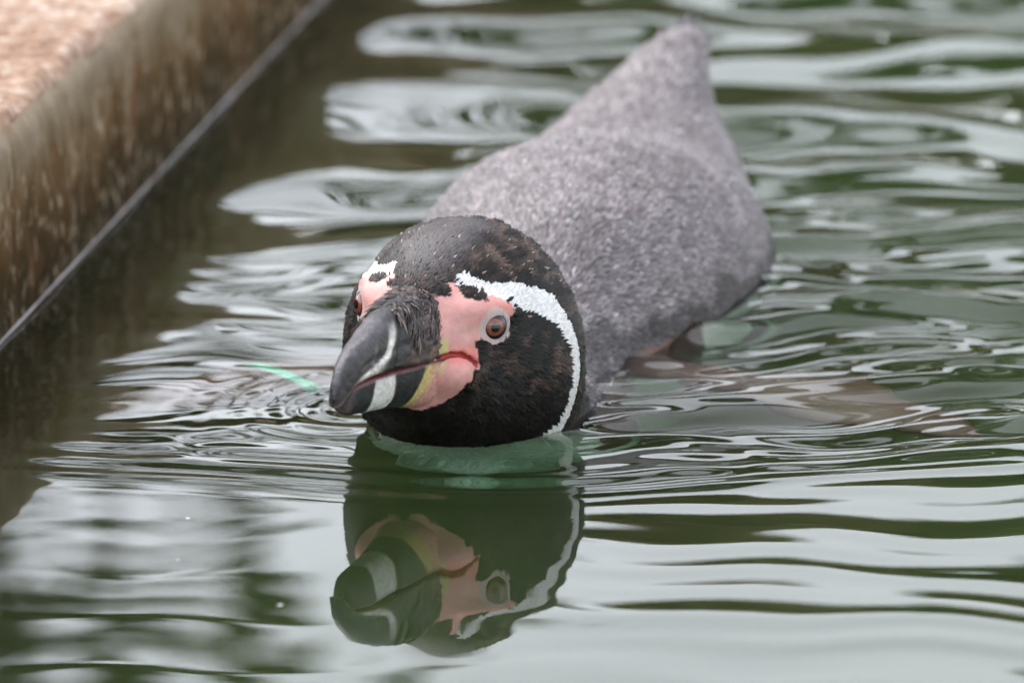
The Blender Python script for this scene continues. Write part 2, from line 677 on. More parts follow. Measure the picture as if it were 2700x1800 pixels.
# ------------------------------------------------------------------ penguin: shape
PSI, ROLL = math.radians(22), math.radians(4.4)
hf = np.array([-math.sin(PSI), -math.cos(PSI), 0])
hl = np.array([math.cos(PSI), -math.sin(PSI), 0]) * math.cos(ROLL) - np.array([0, 0, 1.]) * math.sin(ROLL)
hu = np.cross(hf, hl)
if hu[2] < 0:
    hu = -hu
HM = np.array([-.0342, .0105, .0606])


def h2w(a):
    a = np.asarray(a, float)
    return HM + a[..., 0:1] * hf + a[..., 1:2] * hl + a[..., 2:3] * hu


def w2h(p):
    q = np.asarray(p) - HM
    return np.stack([q @ hf, q @ hl, q @ hu], -1)


def smin(a, b, k):
    h = np.maximum(k - np.abs(a - b), 0) / k
    return np.minimum(a, b) - h * h * k * .25


def ell(q, c, r):
    d = q - np.array(c)
    r = np.array(r)
    k0 = np.sqrt(((d / r) ** 2).sum(-1))
    k1 = np.sqrt(((d / (r * r)) ** 2).sum(-1)) + 1e-9
    return k0 * (k0 - 1) / k1


def cone(p, a, b, ra, rb):
    a, b = np.array(a), np.array(b)
    ba = b - a
    t = np.clip(((p - a) @ ba) / (ba @ ba), 0, 1)
    return np.sqrt(((p - a - t[..., None] * ba) ** 2).sum(-1)) - (ra + (rb - ra) * t)


def oell(p, a, b, side, rw, rt):
    """flattened ellipsoid from a to b; side = chord direction"""
    a, b = np.array(a, float), np.array(b, float)
    ax = b - a
    ln = np.linalg.norm(ax)
    ax /= ln
    s = np.array(side, float)
    s -= ax * (s @ ax)
    s /= np.linalg.norm(s)
    t = np.cross(ax, s)
    q = p - (a + b) / 2
    q = np.stack([q @ ax, q @ s, q @ t], -1)
    return ell(q, (0, 0, 0), (ln / 2, rw, rt))


YS = [.045, .07, .11, .16, .20, .25, .30, .36, .42, .47, .52, .56, .59]
HW = [.010, .030, .042, .047, .048, .064, .079, .087, .085, .073, .056, .038, .018]
ZT = [-.06, -.03, .0, .022, .040, .059, .068, .071, .0605, .0555, .061, .067, .070]
ZB = [-.08, -.105, -.125, -.135, -.14, -.145, -.145, -.14, -.125, -.105, -.07, -.02, .03]


def body_sdf(p):
    x, y, z = p[..., 0], p[..., 1], p[..., 2]
    yy = np.clip(y, YS[0], YS[-1])
    xc = .0375 + .168 * (yy - .37)
    a = pch(yy, YS, HW)
    t = pch(yy, YS, ZT)
    b = pch(yy, YS, ZB)
    zc = (t + b) / 2 + (t - b) * .08
    bz = np.where(z > zc, t - zc, zc - b)
    q = np.sqrt((np.abs((x - xc) / a) ** 2.3 + np.abs((z - zc) / bz) ** 2.3) ** (2 / 2.3) + ((y - yy) / .02) ** 2)
    return (q - 1) * np.minimum(a, bz) * .8


FLIP_L = ((.055, .215, -.022), (.210, .085, -.032), (.55, .8, .15))
FLIP_R = ((-.045, .225, -.022), (-.185, .115, -.026), (-.45, .9, .2))
MOUTH = [(.0300, .0160, -.0112), (.0262, .0190, -.0098), (.0225, .0225, -.0102), (.0195, .0248, -.0122), (.0160, .0278, -.0152)]


def sdf(p):
    d = body_sdf(p)
    y = p[..., 1]
    # tail
    m = y > .45
    if m.any():
        q = p[m]
        dd = smin(d[m], oell(q, (.068, .53, .050), (.0935, .612, .080), (1, -.17, 0), .014, .008), .02)
        for sx in (-1, 1):
            dd = smin(dd, cone(q, (.066 + sx * .035, .47, -.06), (.075 + sx * .040, .60, -.055), .016, .012), .02)
        d[m] = dd
    m = (y < .34) & (p[..., 2] < .02)
    if m.any():
        q = p[m]
        dd = d[m]
        for a, b, s in (FLIP_L, FLIP_R):
            dd = smin(dd, oell(q, a, b, s, .026, .0075), .02)
        d[m] = dd
    m = y < .2
    if m.any():
        w = p[m]
        q = w2h(w)
        e = smin(ell(q, (-.024, 0, 0), (.052, .0365, .036)), ell(q, (-.034, 0, -.027), (.043, .0470, .040)), .03)
        e = smin(e, ell(q, (.012, 0, -.008), (.026, .017, .021)), .02)
        e = smin(e, ell(q, (-.004, 0, -.030), (.030, .024, .018)), .02)
        e = smin(e, cone(w, h2w(np.array([-.048, 0, -.03])), (-.006, .12, -.05), .042, .050), .03)
        aq = q.copy()
        aq[..., 1] = np.abs(aq[..., 1])
        # fleshy lip under the gape, brow over the eye, mouth groove
        e = smin(e, ell(aq, (.0200, .0185, -.0190), (.010, .0085, .0075)), .008)
        e = smin(e, cone(aq, np.array((.0165, .0215, .0085)), np.array((.0010, .0320, .0085)), .0035, .0030), .008)
        g = np.full(len(e), 9.)
        for a, b in zip(MOUTH[:-1], MOUTH[1:]):
            g = np.minimum(g, cone(aq, np.array(a), np.array(b), .0015, .0012))
        e = -smin(-e, g, .0015)
        d[m] = smin(e, d[m], .04)
    return d


def grad(p, e=.0006):
    g = np.stack([sdf(p + np.array(v) * e) - sdf(p - np.array(v) * e) for v in ((1, 0, 0), (0, 1, 0), (0, 0, 1))], -1)
    return g / (np.linalg.norm(g, axis=-1, keepdims=True) + 1e-12)


def segs(*s):
    xs = []
    for (a, b, st) in s:
        xs += list(np.arange(a, b - st * .4, st))
    xs.append(s[-1][1])
    return np.array(xs)


def surface_nets():
    gx = segs((-.20, -.084, .0026), (-.084, .040, .0010), (.040, .222, .0026))
    gy = segs((-.04, .10, .0011), (.10, .645, .0027))
    gz = segs((-.16, -.004, .0026), (-.004, .108, .0011))
    B = 8

    def pad(g):
        st = g[-1] - g[-2]
        k = (-len(g)) % B
        return np.concatenate([g, g[-1] + st * np.arange(1, k + 1)])
    gx, gy, gz = pad(gx), pad(gy), pad(gz)
    sh = (len(gx), len(gy), len(gz))
    D = np.ones(sh, np.float32)
    bx, by, bz = (g.reshape(-1, B) for g in (gx, gy, gz))
    cx, cy, cz = (b.mean(1) for b in (bx, by, bz))
    CX, CY, CZ = np.meshgrid(cx, cy, cz, indexing='ij')
    cc = sdf(np.stack([CX, CY, CZ], -1).reshape(-1, 3)).reshape(CX.shape)
    rad = np.sqrt((((bx[:, -1] - bx[:, 0])[:, None, None] + .003) / 2) ** 2 + (((by[:, -1] - by[:, 0])[None, :, None] + .003) / 2) ** 2 + (((bz[:, -1] - bz[:, 0])[None, None] + .003) / 2) ** 2)
    act = np.abs(cc) < rad * 1.7 + .002
    D[...] = np.repeat(np.repeat(np.repeat(np.where(cc < 0, -1, 1), B, 0), B, 1), B, 2)
    ai = np.argwhere(act)
    for s in range(0, len(ai), 1500):
        a = ai[s:s + 1500]
        X = bx[a[:, 0]][:, :, None, None] + np.zeros((1, 1, B, B))
        Y = by[a[:, 1]][:, None, :, None] + np.zeros((1, B, 1, B))
        Z = bz[a[:, 2]][:, None, None, :] + np.zeros((1, B, B, 1))
        P = np.stack(np.broadcast_arrays(X, Y, Z), -1).reshape(-1, 3)
        d = sdf(P).reshape(len(a), B, B, B)
        for k, (i, j, l) in enumerate(a):
            D[i * B:i * B + B, j * B:j * B + B, l * B:l * B + B] = d[k]
    S = D < 0
    n = S.astype(np.int8)
    cnt = sum(n[i:sh[0] - 1 + i, j:sh[1] - 1 + j, k:sh[2] - 1 + k] for i in (0, 1) for j in (0, 1) for k in (0, 1))
    cell = np.argwhere((cnt > 0) & (cnt < 8))
    cid = np.full((sh[0] - 1, sh[1] - 1, sh[2] - 1), -1, np.int64)
    cid[cell[:, 0], cell[:, 1], cell[:, 2]] = np.arange(len(cell))
    acc = np.zeros((len(cell), 3))
    num = np.zeros(len(cell))
    for ax in range(3):
        o1, o2 = [a for a in range(3) if a != ax]
        for u in (0, 1):
            for v in (0, 1):
                a = cell.copy()
                a[:, o1] += u
                a[:, o2] += v
                b = a.copy()
                b[:, ax] += 1
                da = D[a[:, 0], a[:, 1], a[:, 2]].astype(float)
                db = D[b[:, 0], b[:, 1], b[:, 2]].astype(float)
                c = (da < 0) != (db < 0)
                t = np.where(c, da / np.where(c, da - db, 1), 0)
                pa = np.stack([gx[a[:, 0]], gy[a[:, 1]], gz[a[:, 2]]], 1)
                pb = np.stack([gx[b[:, 0]], gy[b[:, 1]], gz[b[:, 2]]], 1)
                acc += (pa + (pb - pa) * t[:, None]) * c[:, None]
                num += c
    V = acc / num[:, None]
    quads = []
    for ax in range(3):
        o1, o2 = [(1, 2), (2, 0), (0, 1)][ax]
        sl0 = [slice(None)] * 3
        sl1 = [slice(None)] * 3
        sl0[ax] = slice(0, sh[ax] - 1)
        sl1[ax] = slice(1, sh[ax])
        ch = np.argwhere(S[tuple(sl0)] != S[tuple(sl1)])
        ch = ch[(ch[:, o1] > 0) & (ch[:, o2] > 0) & (ch[:, o1] < sh[o1] - 1) & (ch[:, o2] < sh[o2] - 1)]
        ins = S[ch[:, 0], ch[:, 1], ch[:, 2]]

        def at(u, v):
            q = ch.copy()
            q[:, o1] -= u
            q[:, o2] -= v
            return cid[q[:, 0], q[:, 1], q[:, 2]]
        Q = np.stack([at(1, 1), at(0, 1), at(0, 0), at(1, 0)], 1)
        Q[~ins] = Q[~ins][:, ::-1]
        quads.append(Q)
    F = np.concatenate(quads)
    for _ in range(2):
        V = V - grad(V) * np.clip(sdf(V), -.002, .002)[:, None]
    return V, F


# ------------------------------------------------------------------ penguin: pigment
STRIPE = [(.0127, .0168, .0206, .0022), (.0103, .0226, .0168, .0036), (.0029, .0286, .0146, .0030), (-.0064, .0346, .0119, .0052),
          (-.0173, .0401, .0085, .0064), (-.0262, .0442, .0038, .0058), (-.0320, .0482, -.004, .0052), (-.0355, .0506, -.0117, .0054),
          (-.0385, .0519, -.0208, .0058), (-.0410, .0515, -.0297, .0066), (-.0430, .0500, -.039, .0070), (-.0430, .0475, -.0474, .0074),
          (-.0375, .0449, -.0554, .0084), (-.036, .042, -.066, .012), (-.03, .035, -.08, .018)]
PINK = [(.0188, .0145, .0184, .0018), (.0196, .0175, .0140, .0030), (.0205, .0207, .0094, .0042), (.0210, .0226, .0049, .0050),
        (.0212, .0238, -.0005, .0052), (.0226, .0228, -.0058, .0060), (.0195, .0250, -.0105, .0044)]
PINK2 = [(.0201, .0207, .0094, .0040), (.0129, .0258, .0095, .0046), (.0074, .0290, .0095, .0046), (.0008, .0335, .0075, .0034)]
FLESH = [(.0165, .0268, -.0152, .0022), (.0230, .0215, -.0160, .0066), (.0250, .0190, -.0215, .0066), (.0280, .0130, -.0270, .0066), (.0300, .0060, -.0300, .0066)]
EYE = np.array((.0081, .0314, .0013))


def dpoly(q, pts):
    """signed distance to a chain of spheres of changing size"""
    d = np.full(len(q), 9.)
    for a, b in zip(pts[:-1], pts[1:]):
        d = np.minimum(d, cone(q, np.array(a[:3]), np.array(b[:3]), a[3], b[3]))
    return d


def regions(P):
    """0 dark head, 1 white stripe, 2 pink skin, 3 eye ring, 4 back, 5 white belly, 6 yellow skin, 7 mouth"""
    q = w2h(P)
    aq = q.copy()
    aq[:, 1] = np.abs(aq[:, 1])
    R = np.full(len(P), 4)
    nz = -.0012 + .0007 * vnoise(P, 700, 1) + .0005 * vnoise(P, 1500, 2)
    headm = (q[:, 0] > -.10 + .25 * np.abs(q[:, 1])) & (P[:, 1] < .095)
    R[headm] = 0
    # white underparts
    zl = -.009 + .006 * vnoise(P, 30, 4) + .10 * sstep(.10, .02, P[:, 1]) * 0
    belly = (P[:, 2] < zl) & ~((P[:, 2] > -.050) & (P[:, 2] < -.036) & (P[:, 1] > .1))
    belly &= ~((P[:, 1] < .12) & (P[:, 2] > -.006))
    R[belly] = 5
    # flippers are dark above
    fl = (P[:, 0] > .0375 + .168 * (P[:, 1] - .37) + .046) & (P[:, 1] < .27) & (P[:, 2] > -.06) & (P[:, 2] < 0)
    fl |= (P[:, 0] < .0375 + .168 * (P[:, 1] - .37) - .046) & (P[:, 1] < .28) & (P[:, 2] > -.06) & (P[:, 2] < 0)
    fl |= (P[:, 1] > .44) & (P[:, 2] < -.03)
    R[fl] = 8
    near = headm | (P[:, 1] < .12)
    s = dpoly(aq, STRIPE) + nz
    R[(s < 0) & near] = 1
    k = np.minimum(dpoly(aq, PINK), dpoly(aq, PINK2)) + nz * .6
    R[(k < 0)] = 2
    R[dpoly(aq, FLESH) + nz * .4 < 0] = 2
    gap = (q[:, 0] > .0205) & (aq[:, 1] > .0085) & (q[:, 2] < .0150) & (q[:, 2] > -.0220)
    R[gap & headm] = 2
    R[dpoly(aq, [(.0212, .0238, -.0005, .005), (.015, .0268, .000, .004), (.016, .0262, .006, .004)]) < 0] = 2
    wd = dpoly(aq, [(.0150, .0205, .0158, .0008), (.0118, .0240, .0130, .0018), (.0095, .0262, .0118, .0012)])
    R[wd + nz < 0] = 0
    e = np.sqrt((((aq - EYE) * np.array([1, .7, .92])) ** 2).sum(1))
    R[(e < .0088 + nz * .8)] = 3
    ye = dpoly(aq, [(.0285, .0165, -.0040, .0022), (.0290, .0165, -.0100, .0026), (.0330, .0150, -.0160, .0034), (.0380, .009, -.0260, .0044), (.040, .003, -.031, .004)])
    R[(ye < 0) & (R == 2)] = 6
    mo = np.full(len(P), 9.)
    for a, b in zip(MOUTH[:-1], MOUTH[1:]):
        mo = np.minimum(mo, cone(aq, np.array(a), np.array(b), .0018, .0013))
    R[mo < 0] = 7
    return R


RC = np.array([(.007, .006, .0055), (.85, .84, .83), (.72, .35, .32), (.60, .47, .44), (.075, .066, .066), (.78, .77, .74), (.62, .52, .24), (.42, .06, .05), (.11, .058, .042)])


def build_penguin():
    root = bpy.data.objects.new('penguin', None)
    root.location = (.03, .3, 0)
    col.objects.link(root)
    tag(root, 'grey backed penguin swimming with white head stripe and pink face', 'penguin')
    inv = np.array(root.location)

    V, F = surface_nets()
    Nn = grad(V)
    R = regions(V)
    c = RC[R].copy()
    q = w2h(V)
    # redder skin next to the gape and paler towards the brow
    pk = R == 2
    red = np.exp(-(((np.abs(q[:, 1]) - .024) / .006) ** 2 + ((q[:, 2] + .010) / .0035) ** 2))
    c[pk] += (red[:, None] * np.array([.06, -.13, -.13]))[pk]
    pale = sstep(-.02, -.032, q[:, 2]) * 0 + .12 * vnoise(V, 260, 8)
    paleness = np.exp(-((np.abs(q[:, 1]) - .0235) / .004) ** 2 - ((q[:, 2] - .001) / .006) ** 2) * .6 + .5 * np.clip(vnoise(V, 180, 9), 0, 1)
    c[pk] += (paleness[:, None] * np.array([.03, .10, .09]))[pk]
    redbrow = np.exp(-((q[:, 2] - .0095) / .0025) ** 2) * sstep(.014, .006, q[:, 0])
    c[pk] += (redbrow[:, None] * np.array([.02, -.10, -.10]))[pk]
    c[pk] *= (1 + .12 * vnoise(V, 420, 8))[pk][:, None]
    # soften pigment borders by one ring
    body = mesh_obj('body', V - inv, F, mat_col('skin', .48, .45, sc=1100, tint=.10, sstr=.10, sdist=.0006, sss=.0), root, colors=np.clip(c, 0, 1))

    # ---------------- plumage: small overlapping feathers
    T = np.concatenate([F[:, [0, 1, 2]], F[:, [0, 2, 3]]])
    A, Bv, Cv = V[T[:, 0]], V[T[:, 1]], V[T[:, 2]]
    area = np.linalg.norm(np.cross(Bv - A, Cv - A), axis=1) / 2
    cen = (A + Bv + Cv) / 3
    hd = sstep(.125, .075, cen[:, 1])
    dens = (hd * 1.6e6 + (1 - hd) * 7.5e5)
    dens *= np.where(cen[:, 2] < -.012, .12, 1)
    # thin where the camera side never shows: far half under the tail etc. stays
    lam = area * dens
    cnt = rng.poisson(lam)
    ti = np.repeat(np.arange(len(T)), cnt)
    u, v = rng.random(len(ti)), rng.random(len(ti))
    fl = u + v > 1
    u[fl], v[fl] = 1 - u[fl], 1 - v[fl]
    P = A[ti] + (Bv - A)[ti] * u[:, None] + (Cv - A)[ti] * v[:, None]
    nn = Nn[T[ti, 0]] * (1 - u - v)[:, None] + Nn[T[ti, 1]] * u[:, None] + Nn[T[ti, 2]] * v[:, None]
    nn /= np.linalg.norm(nn, axis=1, keepdims=True)
    R = regions(P)
    keep = ~np.isin(R, (2, 3, 6, 7, 8))
    # nothing grows where the bill starts
    qh = w2h(P)
    keep &= ~((qh[:, 0] > .0245) & (np.abs(qh[:, 1]) < .016) & (qh[:, 2] < .0165) & (qh[:, 2] > -.034))
    P, nn, R, qh = P[keep], nn[keep], R[keep], qh[keep]
    n = len(P)
    isb = sstep(.07, .13, P[:, 1])
    down = sstep(.012, -.03, qh[:, 2])
    d0 = -hf[None] * np.ones((n, 1)) - np.array([0, 0, 1.])[None] * (down * .55)[:, None] - 0
    d1 = np.array([.168, 1, 0.])[None] * np.ones((n, 1))
    # back feathers lie outward and down the flanks
    xc = .0375 + .168 * (P[:, 1] - .37)
    d1 = d1 + np.stack([np.clip((P[:, 0] - xc) * 5, -.5, .5), np.zeros(n), -np.abs(P[:, 0] - xc) * 4], 1)
    fd = d0 * (1 - isb)[:, None] + d1 * isb[:, None]
    fd = fd - nn * (fd * nn).sum(1)[:, None]
    fd /= np.linalg.norm(fd, axis=1, keepdims=True) + 1e-9
    sd_ = np.cross(nn, fd)
    clump = vnoise(P, 160, 21) * .35
    j = rng.normal(0, .16, n) + clump * (1 - .3 * isb)
    fd, sd_ = fd * np.cos(j)[:, None] + sd_ * np.sin(j)[:, None], sd_ * np.cos(j)[:, None] - fd * np.sin(j)[:, None]
    face = (1 - isb)
    crown = sstep(.014, .028, qh[:, 2]) * face * np.exp(-((qh[:, 1] + .004) / .017) ** 4) * sstep(-.042, -.026, qh[:, 0])
    neck = np.exp(-((P[:, 1] - .105) / .03) ** 2)
    Ln = (.0050 * face + .0062 * isb + .003 * neck) * rng.uniform(.7, 1.3, n)
    Wn = (.00165 * face + .0011 * isb) * rng.uniform(.75, 1.25, n)
    front = sstep(-.005, .02, qh[:, 0]) * face
    Ln *= 1 - .45 * front
    Wn *= 1 - .35 * front
    white = R == 1
    Wn[white] *= .75
    Ln[white] *= .72
    lift = (.19 * face + .15 * isb + .10 * neck) * (1 - .55 * crown) * rng.uniform(.5, 1.5, n)
    lift[white] *= .35
    lift = lift + .26 * ~white * np.maximum(vnoise(qh * np.array([.4, 1, 1]), 330, 33), 0) * face * (1 - crown)
    b0 = P - nn * .00015
    tip = P + fd * (Ln * np.cos(lift))[:, None] + nn * (Ln * np.sin(lift) + .0001)[:, None]
    mid = P + fd * (Ln * .5)[:, None] + nn * (Ln * .5 * np.sin(lift) + .00012)[:, None]
    m1 = mid + sd_ * (Wn / 2)[:, None]
    m2 = mid - sd_ * (Wn / 2)[:, None]
    rid = mid + nn * .00018
    FV = np.stack([b0, m1, rid, m2, tip], 1).reshape(-1, 3)
    k = np.arange(n)[:, None] * 5
    FF = np.concatenate([k + np.array([[0, 2, 1]]), k + np.array([[0, 3, 2]]), k + np.array([[1, 2, 4]]), k + np.array([[2, 3, 4]])])
    # pigment, with some painted sheen and shade
    base = RC[R].copy()
    val = np.exp(rng.normal(0, .28, n))
    tipc = base.copy()
    hdk = R == 0
    brown = np.array([.21, .14, .105])
    amt = np.clip(.06 + .95 * vnoise(qh * np.array([.32, 1, 1]), 430, 40) + .35 * vnoise(P, 120, 43), 0, 1) * rng.uniform(.35, 1, n)
    low = sstep(-.018, -.036, qh[:, 2]) * (1 - sstep(-.02, -.05, qh[:, 0]) * .5)
    amt *= 1 - .85 * low  # fewer brown tips low down; chin shade is partly put into the colour
    amt = np.clip(amt + .35 * sstep(.004, .016, qh[:, 2]) * np.clip(vnoise(qh * np.array([.5, 1, 1]), 330, 46) + .25, 0, 1), 0, 1)
    amt *= 1 - .75 * crown
    tipc[hdk] = base[hdk] * (1 - amt[hdk, None]) + brown * amt[hdk, None]
    pale_f = hdk & (rng.random(n) < .012) & (qh[:, 2] > .0)
    tipc[pale_f] = (.42, .32, .25)
    cr = crown * hdk
    base += cr[:, None] * np.array([.040, .036, .040])  # wet sky sheen on the crown, put into the feather colour
    tipc += cr[:, None] * np.array([.075, .068, .075])
    bk = R == 4
    pat = .10 * vnoise(P, 45, 50) + .28 * vnoise(P, 170, 51)
    gv_ = np.clip(1 + pat, .5, 1.6) * val ** 1.35
    g0 = np.array([.085, .073, .075])
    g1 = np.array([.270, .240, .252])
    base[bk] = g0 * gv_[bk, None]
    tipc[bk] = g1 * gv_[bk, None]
    rb = bk & (rng.random(n) < .06)
    tipc[rb] = (.13, .085, .07)
    # moult worn, soaked dark feathers low on the flank
    soak = bk * sstep(.25, .6, vnoise(P, 75, 61) * .45 + .75 * sstep(.026, .004, P[:, 2]))
    base *= (1 - .65 * soak)[:, None]
    tipc *= (1 - .65 * soak)[:, None]
    wb = np.isin(R, (1, 5))
    base[wb] *= np.clip(val, .85, 1.1)[wb, None]
    tipc[wb] = base[wb]
    FCm = base * .5 + tipc * .5
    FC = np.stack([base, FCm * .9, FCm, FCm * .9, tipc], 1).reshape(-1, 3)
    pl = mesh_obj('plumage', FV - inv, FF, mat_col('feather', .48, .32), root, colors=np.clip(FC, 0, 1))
    tag(pl, kind='stuff')

    # ---------------- eyes
    dark = mat_gloss('eye_rim_dark', (.012, .014, .022), .15, .5)
    iris_m = mat_gloss('red_brown_iris', (.24, .065, .04), .25, .7)
    pup_m = mat_gloss('black_pupil', (.003, .003, .003), .08, 1)
    lid_m = mat_gloss('pale_eyelid', (.52, .41, .39), .45, 0)

    def cap(rad, amax, nr, na, ctr, ax, xa, ya, amin=0.0):
        vv = []
        for i in range(nr + 1):
            a = amin + (amax - amin) * i / nr
            for jx in range(na):
                t = 2 * math.pi * jx / na
                vv.append(ctr + rad * (math.cos(a) * ax + math.sin(a) * (math.cos(t) * xa + math.sin(t) * ya)))
        ff = [(i * na + jx, i * na + (jx + 1) % na, (i + 1) * na + (jx + 1) % na, (i + 1) * na + jx) for i in range(nr) for jx in range(na)]
        return np.array(vv), [f[::-1] for f in ff]
    for s in (1, -1):
        axl = np.array([.76, s * .65, .05])
        axl /= np.linalg.norm(axl)
        ax = h2w(axl) - HM
        ctr = h2w(EYE * np.array([1, s, 1])) - ax * .0046
        ya = hu - ax * (hu @ ax)
        ya /= np.linalg.norm(ya)
        xa = np.cross(ya, ax)
        rad = .0077
        vv, ff = cap(rad, 1.45, 12, 32, ctr, ax, xa, ya, .02)
        eye = mesh_obj('eye', vv - inv, ff, dark, root)
        vv, ff = cap(rad * 1.012, .53, 6, 32, ctr, ax, xa, ya, .0)
        mesh_obj('iris', vv - inv, ff, iris_m, eye)
        vv, ff = cap(rad * 1.024, .27, 4, 24, ctr, ax, xa, ya, .0)
        mesh_obj('pupil', vv - inv, ff, pup_m, eye)
        # eyelid ring
        vv = []
        na, nb = 40, 8
        for i in range(na):
            t = 2 * math.pi * i / na
            rd = math.cos(t) * xa + math.sin(t) * ya
            rr_ = .0067 + .0002 * math.sin(3 * t)
            hh = .0036
            tw = .0011 + .0003 * math.sin(t + .5)
            for b in range(nb):
                w = 2 * math.pi * b / nb
                vv.append(ctr + rd * (rr_ + tw * math.cos(w)) + ax * (hh + tw * .9 * math.sin(w)))
        ff = [(i * nb + b, ((i + 1) % na) * nb + b, ((i + 1) % na) * nb + (b + 1) % nb, i * nb + (b + 1) % nb) for i in range(na) for b in range(nb)]
        mesh_obj('eyelid', np.array(vv) - inv, ff, lid_m, eye)

    # ---------------- bill
    bf = [.006, .025, .040, .055, .070, .085, .097, .1045, .1085, .1095]
    bw = [.0165, .0165, .0142, .0120, .0098, .0078, .0058, .0040, .0024, .0005]
    bt = [.0120, .0172, .0172, .0155, .0120, .0075, .0032, -.0020, -.0085, -.0150]
    bb = [-.0100, -.0112, -.0112, -.0100, -.0092, -.0086, -.0100, -.0150, -.0185, -.0190]
    nf, na = 150, 60
    fs = np.concatenate([np.linspace(.008, .1, 110), np.linspace(.1, .1095, 41)[1:]])
    w = pch(fs, bf, bw)
    t_ = pch(fs, bf, bt)
    b_ = pch(fs, bf, bb)
    an = np.linspace(0, math.pi, na)
    ca, sa = np.cos(an), np.sin(an)
    lx = np.sign(ca) * np.abs(ca) ** .80
    uy = sa ** .85
    f2 = np.repeat(fs[:, None], na, 1)
    l2 = w[:, None] * lx[None]
    u2 = b_[:, None] + (t_ - b_)[:, None] * uy[None]
    q = np.stack([f2, l2, u2], -1).reshape(-1, 3)
    vrel = np.repeat(uy[None], nf, 0).ravel()
    # growth ridges and horny flakes
    sgn = np.sign(q[:, 1])
    nrm = np.stack([np.zeros(len(q)), q[:, 1], (q[:, 2] - np.repeat(b_, na)) * .8 + .002], 1)
    nrm /= np.linalg.norm(nrm, axis=1, keepdims=True)
    baseq = sstep(.066, .045, q[:, 0] + .012 * vrel)
    rough_ = baseq * (.0017 * fbm(q * np.array([.6, 1, 1.4]), 260, 3, 70)) + .0003 * vnoise(q, 300, 71)
    groove = -.0014 * np.exp(-((q[:, 0] + .35 * q[:, 2] - .0615) / .0028) ** 2) * sstep(.97, .7, vrel)
    lat = -.0009 * np.exp(-((vrel - (.42 + .004 * 0)) / .08) ** 2) * sstep(.03, .05, q[:, 0]) * sstep(.1, .085, q[:, 0])
    q = q + nrm * (rough_ + groove + lat)[:, None]
    cc = np.tile(np.array([.030, .027, .030]), (len(q), 1))

    def mixc(c_, m_, colr):
        return c_ * (1 - m_[:, None]) + np.array(colr) * m_[:, None]
    n1 = vnoise(q, 330, 80)
    n2 = vnoise(q, 140, 81)
    cc = mixc(cc, baseq * np.clip(.45 + .55 * n1, 0, 1), (.115, .085, .075))
    cc = mixc(cc, baseq * sstep(.45, .15, vrel) * np.clip(.3 + .9 * n2, 0, 1), (.27, .17, .14))
    tipm = sstep(.063, .07, q[:, 0])
    cc = mixc(cc, tipm * sstep(.75, .98, vrel) * .8, (.10, .092, .105))  # lavender sheen along the ridge, painted into the horn colour
    sw = q[:, 0] + .55 * (q[:, 2] - .002)
    wb_ = np.exp(-((sw - .0700 - .012 * sstep(.45, .05, vrel)) / (.0026 + .006 * sstep(.45, .1, vrel))) ** 4) * sstep(.93, .72, vrel)
    cc = mixc(cc, np.clip(wb_ * (1 + .25 * n2), 0, 1), (.76, .74, .68))
    st2 = np.exp(-((sw - .082) / .0010) ** 2) * sstep(.9, .6, vrel) * .5
    cc = mixc(cc, st2, (.25, .22, .19))
    cc = mixc(cc, sstep(.12, .03, vrel) * sstep(.07, .08, q[:, 0]) * .8, (.33, .24, .19))
    cc *= (1 + .25 * vnoise(q, 600, 82) + .45 * vnoise(q * np.array([.35, 1, 1]), 420, 83))[:, None]
    P = h2w(q)
    idx = np.arange(nf * na).reshape(nf, na)
    Fb = [tuple(x) for x in np.stack([idx[:-1, :-1].ravel(), idx[:-1, 1:].ravel(), idx[1:, 1:].ravel(), idx[1:, :-1].ravel()], 1).tolist()]
    Fb += [(int(idx[i, na - 1]), int(idx[i, 0]), int(idx[i + 1, 0]), int(idx[i + 1, na - 1])) for i in range(nf - 1)]
    bill_m = mat_col('horn', .46, .45, coat=.12, sc=520, tint=.32, sstr=.5, sdist=.0012, coat_rough=.35)
    mesh_obj('upper_bill', P - inv, [f for f in Fb], bill_m, root, colors=np.clip(cc, 0, 1))

    # lower bill
    lf = [.004, .020, .030, .040, .055, .070, .085, .096, .1005, .102]
    lw = [.0180, .0190, .0172, .0142, .0118, .0096, .0080, .0062, .0042, .0010]
    ltop = [-.0125, -.0135, -.0118, -.0119, -.0115, -.0112, -.0108, -.0113, -.0128, -.0145]
    lbot = [-.0340, -.0366, -.0355, -.0334, -.0305, -.0283, -.0265, -.0250, -.0232, -.0195]
    fs = np.concatenate([np.linspace(.006, .094, 110), np.linspace(.094, .102, 41)[1:]])
    w = pch(fs, lf, lw)
    t_ = pch(fs, lf, ltop)
    b_ = pch(fs, lf, lbot)
    lx = np.sign(ca) * np.abs(ca) ** .72
    uy = sa ** .8
    f2 = np.repeat(fs[:, None], na, 1)
    u2 = t_[:, None] + (b_ - t_)[:, None] * uy[None]
    l2 = w[:, None] * lx[None]
    q = np.stack([f2, l2, u2], -1).reshape(-1, 3)
    vrel = np.repeat(uy[None], nf, 0).ravel()
    nrm = np.stack([np.zeros(len(q)), q[:, 1], -vrel * .01], 1)
    nrm /= np.linalg.norm(nrm, axis=1, keepdims=True) + 1e-9
    q = q + nrm * (.00025 * vnoise(q, 300, 90) - .0007 * np.exp(-((q[:, 0] - .0625) / .0015) ** 2))[:, None]
    n1 = vnoise(q, 330, 91)
    x = q[:, 0] + .0008 * n1
    cc = np.tile(np.array([.020, .022, .024]), (len(q), 1))
    blackb = .0405 + .55 * (vrel * .014)          # back edge of the black plate
    cc = mixc(cc, sstep(.0010, -.0010, x - blackb), (.62, .50, .20))
    cc = mixc(cc, sstep(.0060, -.0030, x - (blackb - .0085)), (.70, .34, .31))
